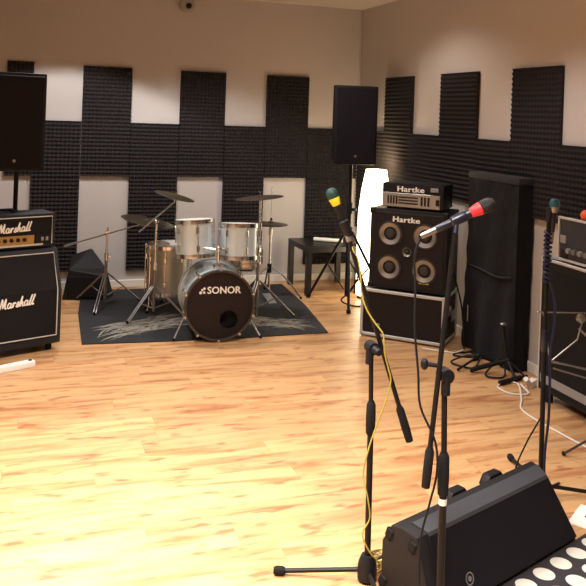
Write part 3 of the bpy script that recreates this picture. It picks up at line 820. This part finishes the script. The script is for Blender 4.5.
for z in (.016, .258): e.box((0, -.022, z), (.71, .016, .014), bevel=.002)
for x in (-.35, .35): e.box((x, -.022, .137), (.014, .016, .25), bevel=.002)
e.build('edge_trim', alu, amp)
MB().box((0, -.022, .14), (.66, .008, .22)).build('front_panel', plastic_d, amp, False)
MB().box((-.305, -.028, .135), (.05, .01, .045), bevel=.003).build('badge', knob_m, amp)
for k in range(6):
    MB().lathe([(.017, 0), (.015, .018), (0, .018)], (-.25+k*.05, -.026, .075), (0, -1, 0), 16).build('knob', silver if k % 2 else knob_m, amp)
MB().box((-.29, -.028, .055), (.05, .012, .05), bevel=.003).build('input_panel', plastic, amp)
hd = MB().tube([(-.28, .06, .26), (-.26, .06, .283), (-.16, .06, .286), (-.14, .06, .26)], .009, 8, 3); hd.build('handle', plastic, amp)
# orange windscreen microphone on amp
m_ = thing('microphone', 'microphone with orange windscreen resting on the grey amplifier', 'microphone', (-.20, -3.735, 1.122), R(-60))
MB().ball((0, 0, .032), .031, 18, (1, 1, 1.0)).build('windscreen', orange_m, m_)
MB().cyl((.02, 0, .026), (.16, 0, .015), .015, .010).build('body', plastic, m_)

# white cables and plug near cabinet
cb = MB().tube([(-.245, -3.25, .03), (-.27, -3.36, .01), (-.37, -3.32, .006), (-.38, -3.20, .006), (-.29, -3.14, .006), (-.22, -3.16, .006), (-.26, -3.26, .014), (-.36, -3.42, .006), (-.47, -3.60, .006), (-.46, -3.95, .006), (-.42, -4.3, .006)], .0055, 6, 6)
tag(cb.build('cable', wcable), 'white cable looping on the floor before the right edge cabinet', 'cable')
t = thing('plug_adapter', 'white plug adapter on the floor between covered box and right cabinet', 'plug', (-.15, -3.23, 0), R(30))
MB().box((0, 0, .022), (.10, .045, .044), bevel=.008, seg=2).build('housing', paper_m, t)
MB().cyl((-.05, 0, .03), (-.09, 0, .07), .02, .016).build('plug', wcable, t)

# ------------------------------------------------------------------ microphone stands in the foreground
def mic_stand_base(t, hub, rad, dirs, top):
    rad0 = rad
    c = MB().lathe([(.0, hub+.055), (.022, hub+.055), (.032, hub+.03), (.036, hub), (.034, hub-.03), (.02, hub-.038), (0, hub-.038)], n=28).build('hub', plastic, t)
    for a in dirs:
        a, rad = a if isinstance(a, tuple) else (a, rad0)
        c_, s_ = cos(R(a)), sin(R(a))
        l = MB().tube([(.02*c_, .02*s_, hub), (rad*.97*c_, rad*.97*s_, .016)], .0085, 10).build('leg', blkmetal, t)
        MB().lathe([(0, 0), (.012, 0), (.0155, .008), (.0155, .032), (.011, .042), (0, .042)], (rad*.93*c_, rad*.93*s_, .016), (c_, s_, 0), 18).build('rubber_foot', rubber, l)
def microphone(tail, head, headcol, ringcol, bodymat, label, k=1.0):
    tail, head = V(tail), V(head); d = (head-tail).normalized(); L = (head-tail).length
    t = thing('microphone', label, 'microphone', tail)
    hr = .027*k
    MB().lathe([(0, 0), (.010, 0), (.0115, .004), (.012, L*.25), (.0125, L*.28), (.0175*k, L*.62), (0, L*.62)], (0, 0, 0), d, 24).build('body', bodymat, t)
    MB().lathe([(.0165*k, L*.585), (.019*k, L*.60), (.0255*k, L*.74), (.0255*k, L*.765), (0, L*.765)], (0, 0, 0), d, 28).build('ring', ringcol, t)
    MB().lathe([(.022*k, L*.755), (hr, L*.78), (hr*1.03, L*.86), (hr*.92, L*.93), (hr*.6, L*.985), (0, L)], (0, 0, 0), d, 28).build('windscreen', headcol, t)
    MB().lathe([(0, -.052), (.008, -.052), (.0098, -.044), (.0105, .004), (0, .004)], (0, 0, 0), d, 20).build('connector', dullchrome, t)
    return t
# stand A (left)
BA = V((-2.028, -4.842, 0)); 
t = thing('microphone_stand', 'black boom microphone stand nearest the middle, holding the green-headed microphone', 'microphone stand', BA)
mic_stand_base(t, .040, .318, (158, 262, 36), 0)
MB().cyl((0, 0, .05), (-.006, .002, .62), .0115).build('lower_tube', blkmetal, t)
MB().cyl((-.006, .002, .60), (-.013, .004, .83), .0085).build('upper_tube', blkmetal, t)
MB().lathe([(.011, -.01), (.0165, 0), (.018, .05), (.0165, .10), (.010, .115)], (-.006, .002, .535), (0, 0, 1), 20).build('grip', rubber, t)
pv = V((-2.052, -4.850, .848)) - BA
MB().cyl(pv+V((.012, -.014, -.005)), pv+V((.012, .03, -.005)), .022, n=20).cyl(pv+V((0, 0, -.06)), pv+V((0, 0, .0)), .0145).build('clutch', plastic, t)
MB().cyl(pv+V((.012, -.016, -.005)), pv+V((.016, -.045, -.01)), .015, .012).build('clutch_knob', plastic, t)
A1 = V((-2.138, -4.815, 1.243)); A0 = V((-1.905, -4.878, .535))
MB().cyl(A0-BA, A1-BA, .0085).build('boom_arm', blkmetal, t)
dA = (A1-A0).normalized()
MB().lathe([(0, -.03), (.014, -.03), (.0155, .02), (.0145, .09), (.009, .105)], A0-BA, dA, 20).build('counterweight', rubber, t)
hA = V((-2.200, -4.776, 1.410)); tA = V((-2.137, -4.803, 1.262))
MB().lathe([(.0125, 0), (.016, .01), (.0185, .055), (.0145, .06), (.0115, .0)], A1-BA+V((.004, -.002, .0)), (hA-tA), 20).build('microphone_clip', plastic, t)
MB().cyl(A1-BA-dA*.02, A1-BA+dA*.015, .012).build('thread_adapter', silver, t)
microphone(tA, hA, green_m, yellow_m, plastic, 'microphone with dark green head and yellow ring on the left boom stand', .80)
# yellow cable from mic A
def lerpA(u, off): return A1+(A0-A1)*u+V(off)
cb = MB().tube([tA-(hA-tA).normalized()*.050, (-2.124, -4.833, 1.195), (-2.108, -4.840, 1.165), (-2.096, -4.843, 1.106), (-2.091, -4.845, 1.045), (-2.077, -4.862, 0.989), (-2.048, -4.88, 0.940), (-2.026, -4.895, 0.908), (-2.020, -4.898, 0.868), (-2.014, -4.895, 0.833), (-1.998, -4.892, 0.784), (-1.986, -4.892, 0.734), (-2.001, -4.888, 0.662), (-2.025, -4.872, 0.572), (-2.050, -4.862, 0.481), (-2.060, -4.850, 0.391), (-2.042, -4.858, 0.303), (-2.030, -4.852, 0.230), (-2.056, -4.852, 0.177), (-2.030, -4.862, 0.115), (-1.985, -4.850, 0.061), (-1.968, -4.80, .010)], .0029, 6, 6)
tag(cb.build('cable', ycable), 'yellow cable winding down the left boom stand', 'cable')
cb = MB()
rr = random.Random(5); pts = []
for k in range(30):
    a = k*.85; q = .048+.014*sin(k*1.7); pts.append((-1.965+q*cos(a)*.85, -4.785+q*sin(a)*.8+.0, .008+.0075*(k/5)+.01*abs(sin(k*.9))))
cb.tube(pts, .0045, 6, 4)
tag(cb.build('cable', ocable), 'loose coil of ochre cable between stand base and wedge', 'cable')

# stand B (middle)
BB = V((-1.935, -5.195, 0))
t = thing('microphone_stand', 'black boom microphone stand in front of the wedge, holding the red-ringed microphone', 'microphone stand', BB)
mic_stand_base(t, .055, .30, (100, 220, 340), 0)
MB().cyl((0, 0, .05), (-.004, 0, .60), .0125).build('lower_tube', blkmetal, t)
MB().cyl((-.004, 0, .58), (-.010, .004, .83), .0095).build('upper_tube', blkmetal, t)
MB().lathe([(.012, -.005), (.017, 0), (.019, .06), (.0175, .12), (.011, .135)], (-.004, 0, .468), (0, 0, 1), 20).build('grip', rubber, t)
MB().cyl((-.003, 0, .435), (-.003, 0, .455), .0135).build('sticker_band', paper_m, t)
pv = V((-1.962, -5.198, .850)) - BB
MB().cyl(pv+V((.02, -.012, .0)), pv+V((.02, .03, .0)), .023, n=20).cyl(pv+V((.018, 0, -.06)), pv+V((.018, 0, .0)), .015).build('clutch', plastic, t)
MB().cyl(pv+V((-.01, .0, .035)), pv+V((-.055, .012, .040)), .007).ball(pv+V((-.055, .012, .040)), .016, 12, (.8, .8, 1.2)).build('wing_knob', plastic, t)
B0 = V((-1.996, -5.190, .535)); B1 = V((-1.938, -5.212, 1.310))
MB().cyl(B0-BB, B1-BB, .0085).build('boom_arm', blkmetal, t)
dB = (B1-B0).normalized()
MB().lathe([(0, -.04), (.0135, -.04), (.015, .01), (.0145, .075), (.009, .09)], B0-BB, dB, 20).build('counterweight', rubber, t)
tB = V((-1.990, -5.178, 1.318)); hB_ = V((-1.815, -5.243, 1.416)); dM = (hB_-tB).normalized()
MB().lathe([(.0125, 0), (.0165, .005), (.019, .05), (.016, .055), (.0115, .0)], tB-BB+dM*.055, dM, 20).cyl(B1-BB, tB-BB+dM*.075, .009).build('microphone_clip', navy_m, t)
microphone(tB, hB_, mesh_m, red_m, navy_m, 'microphone with dark mesh head and red ring above the middle stand', .84)
MB_ = MB().tube([tB-dM*.050, (-2.052, -5.16, 1.235), (-2.048, -5.165, 1.12), (-2.045, -5.165, 1.0), (-2.03, -5.17, .86), (-2.020, -5.175, .75), (-1.985, -5.215, .65), (-1.975, -5.215, .55), (-1.990, -5.20, .44), (-2.015, -5.20, .34), (-2.02, -5.21, .20), (-2.01, -5.24, .08), (-2.05, -5.30, .008), (-2.15, -5.38, .006)], .0038, 6, 6)
tag(MB_.build('cable', rubber), 'thin black cable hanging from the red-ringed microphone', 'cable')

# stand C (right, blue)
BC = V((-1.030, -4.500, 0))
t = thing('microphone_stand', 'black straight microphone stand behind the wedge, wrapped with blue cable', 'microphone stand', BC)
mic_stand_base(t, .065, .26, ((-10, .30), (74, .40), (200, .24)), 0)
MB().cyl((0, 0, .05), (-.006, .002, .72), .011).build('lower_tube', blkmetal, t)
MB().cyl((-.006, .002, .70), (-.006, .002, 1.25), .0085).build('upper_tube', blkmetal, t)
MB().lathe([(.011, 0), (.0155, .01), (.0165, .08), (.011, .10)], (-.006, .002, .66), (0, 0, 1), 20).build('grip', navy_m, t)
MB().cyl((-.006, .002, 1.235), (.0, 0, 1.30), .013, .015).build('microphone_clip', navy_m, t)
mc = microphone((-1.022, -4.505, 1.19), (-1.014, -4.510, 1.340), teal_m, dullchrome, navy_m, 'microphone with teal blue head pointing up on the cable-wrapped stand', .85)
cb = MB(); pts = [V((-1.025, -4.505, 1.21))]
for k in range(56):
    z = 1.20-k*.0042; a = k*1.35; pts.append(V((BC.x-.006+.0145*cos(a), BC.y+.002+.0145*sin(a), z)))
pts += [V((-1.018, -4.522, .93)), V((-1.008, -4.527, .86)), V((-1.010, -4.525, .76)), V((-1.022, -4.522, .66)), V((-1.012, -4.515, .52)), V((-1.000, -4.50, .36)), V((-.998, -4.48, .20)), V((-.98, -4.46, .07)), V((-.93, -4.42, .008)), V((-.85, -4.40, .008))]
cb.tube(pts, .0062, 6, 3)
tag(cb.build('cable', blue_m), 'dark blue cable wound around the right microphone stand', 'cable')
cb = MB().tube([(-1.02, -4.475, .62), (-1.0, -4.45, .50), (-.97, -4.42, .36), (-1.035, -4.40, .22), (-1.075, -4.38, .10), (-1.07, -4.37, .008)], .004, 6, 6)
tag(cb.build('cable', rubber), 'thin black cable hanging behind the right microphone stand', 'cable')

# ------------------------------------------------------------------ folding music stand
BM = V((-.60, -4.39, 0))
t = thing('music_stand', 'thin wire folding music stand at the right edge', 'music stand', BM)
ay = R(-19)
def ms(x, z, y=0):
    x -= .12
    return V((x*cos(ay)-y*sin(ay), x*sin(ay)+y*cos(ay), z))
MB().cyl((0, 0, .10), (0, 0, .60), .007).build('pole', plastic_d, t)
w = MB()
w.tube([ms(-.21, .775), ms(.0, .778), ms(.22, .785)], .0038, 6)
w.tube([ms(-.185, .772), ms(-.145, .54)], .0038, 6)
w.tube([ms(.01, .77), ms(-.02, .65), ms(-.145, .54)], .0038, 6)
w.tube([ms(.20, .782), ms(.125, .555)], .0038, 6)
w.tube([ms(-.145, .54), ms(.125, .500)], .0038, 6)
w.tube([ms(-.15, .555, -.03), ms(.25, .47, -.03)], .0045, 6)
w.tube([ms(-.14, .520, -.03), ms(.25, .42, -.03)], .0045, 6)
w.tube([(0, 0, .59), ms(-.01, .70, .01)], .006, 6)
w.build('wire_desk', dullchrome, t)
MB().lathe([(0, 0), (.022, 0), (.022, .012), (.010, .018), (0, .018)], ms(-.01, .755, -.005), ms(0, 0, -1), 18).build('hinge', dullchrome, t)
jb = MB()
for p in (ms(-.21, .775), ms(-.02, .65), ms(-.145, .54)): jb.ball(p, .0045, 8)
jb.build('rivets', chrome, t)
for a in (300, 20, 95):
    c_, s_ = cos(R(a)), sin(R(a))
    l = MB().tube([(0, 0, .22), (.25*c_, .25*s_, .010)], .006, 8).build('leg', plastic_d, t)
    MB().ball((.25*c_, .25*s_, .012), .011, 10).build('rubber_foot', rubber, l)

# ------------------------------------------------------------------ foreground wedge monitor
# local x along its length (right to left in the photo = -x), local -y = front; n=(.36,-.93)
RW = math.atan2(.36, .93)
nW = V((.361, -.9326)); eW = V((-.9326, -.361))
def wl(s_, t_): return nW*s_+eW*t_
c0 = wl(4.10, 3.19)
t = thing('stage_monitor', 'large black wedge stage monitor lying in the foreground', 'stage monitor', (c0.x, c0.y, 0), RW)
LW = .80
# profile in (y,z): y = 4.10 - s ; the right end leans in towards the top
def taper(o):
    for v in o.data.vertices:
        if v.co.x > .3: v.co.x -= (.030 + .085*max(0, min(1, (.20-v.co.y)/.13)))*max(0, min(1, v.co.z/.27))
prof = [(0, .004), (0, .03), (.078, .262), (.150, .266), (.195, .258), (.235, .19), (.235, .004)]
taper(MB().prism(prof, 'x', -.465, .43, .006).build('cabinet', tolex, t))
g = MB(); g.prism([(-.004, .02), (-.009, .024), (.066, .256), (.073, .263), (.10, .255)], 'x', -.415, .426); taper(g.build('grille', grille_b, t, False))
g = MB(); g.prism([(.0655, .258), (.073, .268), (.145, .272), (.150, .262), (.09, .25)], 'x', -.415, .426); taper(g.build('grille_lip', plastic_d, t, False))
for x in (-.07, .165):
    MB().prism([(x-.065, .225), (x-.040, .262), (x+.035, .262), (x+.065, .225)], 'y', .205, .245, .005).build('handle', plastic, t)
for (y, z) in ((.20, .225), (.225, .05), (.03, .045), (.095, .225)):
    MB().box((-.464, y, z), (.012, .036, .045), rot=Matrix.Rotation(R(20), 3, 'X'), bevel=.008).build('corner_guard', rubber, t)
MB().lathe([(.017, 0), (.021, 0), (.021, .003), (.017, .003), (.017, 0)], (-.262, .008, .088), (0, -.95, .30), 30).lathe([(0, 0), (.009, 0), (.009, .003), (0, .003)], (-.262, .008, .088), (0, -.95, .30), 16).build('badge', silver, t)

# polka dot rug, paper
c1 = wl(4.603, 2.80)
t = MB().box((0, 0, .0035), (1.5, 1.0, .007)).build('polka_dot_rug', dots_m, None, False)
t.location = (c1.x, c1.y, 0); t.rotation_euler = (0, 0, RW)
tag(t, 'black rug with white polka dots in the lower right corner', 'rug')
t = MB().box((0, 0, .001), (.20, .15, .002)).build('paper_sheet', paper_m, None, False)
t.location = (-.915, -4.70, .0); t.rotation_euler = (0, 0, R(35)); tag(t, 'white paper sheet with a purple mark on the floor beside the wedge', 'paper')
MB().lathe([(0, 0), (.012, 0), (.012, .0006), (0, .0006)], (.0, .02, .0021), (0, 0, 1), 12).build('printed_mark', purple_m, t)

# ------------------------------------------------------------------ lights: ceiling downlights of the room
def spot(loc, power, colr, size=R(150), blend=.6, rad=.08, rot=(0, 0, 0)):
    l = bpy.data.lights.new('ceiling_spot', 'SPOT'); l.energy = power; l.color = colr; l.spot_size = size; l.spot_blend = blend
    l.shadow_soft_size = rad; o = bpy.data.objects.new('ceiling_spot', l); o.location = loc; o.rotation_euler = rot; col.objects.link(o)
def area(loc, power, colr, sx, sy, rot=(0, 0, 0)):
    l = bpy.data.lights.new('ceiling_panel', 'AREA'); l.shape = 'RECTANGLE'; l.size = sx; l.size_y = sy; l.energy = power; l.color = colr
    o = bpy.data.objects.new('ceiling_panel', l); l.spread = R(110); o.location = loc; o.rotation_euler = rot; col.objects.link(o)
warm = (1.0, .92, .84); neut = (1.0, .98, .96)
area((-3.2, -4.3, HC-.03), 88, warm, 1.2, .6)
area((-2.9, -6.0, HC-.03), 92, warm, 1.2, .6)
spot((-2.85, -1.10, HC-.02), 150, neut, R(116), .15)
spot((-1.75, -1.3, HC-.02), 115, neut, R(124), .4)
spot((-.75, -1.9, HC-.02), 45, (1, .86, .74), R(140), .6)
spot((-1.1, -3.5, HC-.02), 80, neut, R(130), .5)
spot((-2.6, -3.6, HC-.02), 88, warm, R(118), .8, .15)
l = bpy.data.lights.new('lamp_bulb', 'POINT'); l.energy = 10; l.color = (1, .72, .42); l.shadow_soft_size = .05
o = bpy.data.objects.new('lamp_bulb', l); o.location = (-.17, -.87, 1.26); col.objects.link(o)

w = bpy.data.worlds.new('world'); sc.world = w; w.use_nodes = True
w.node_tree.nodes['Background'].inputs[0].default_value = (.05, .045, .04, 1)

vs = sc.view_settings
vs.view_transform = 'Standard'; vs.look = 'None'; vs.gamma = 1; vs.use_curve_mapping = False; vs.exposure = 0.0
sc.display_settings.display_device = 'sRGB'
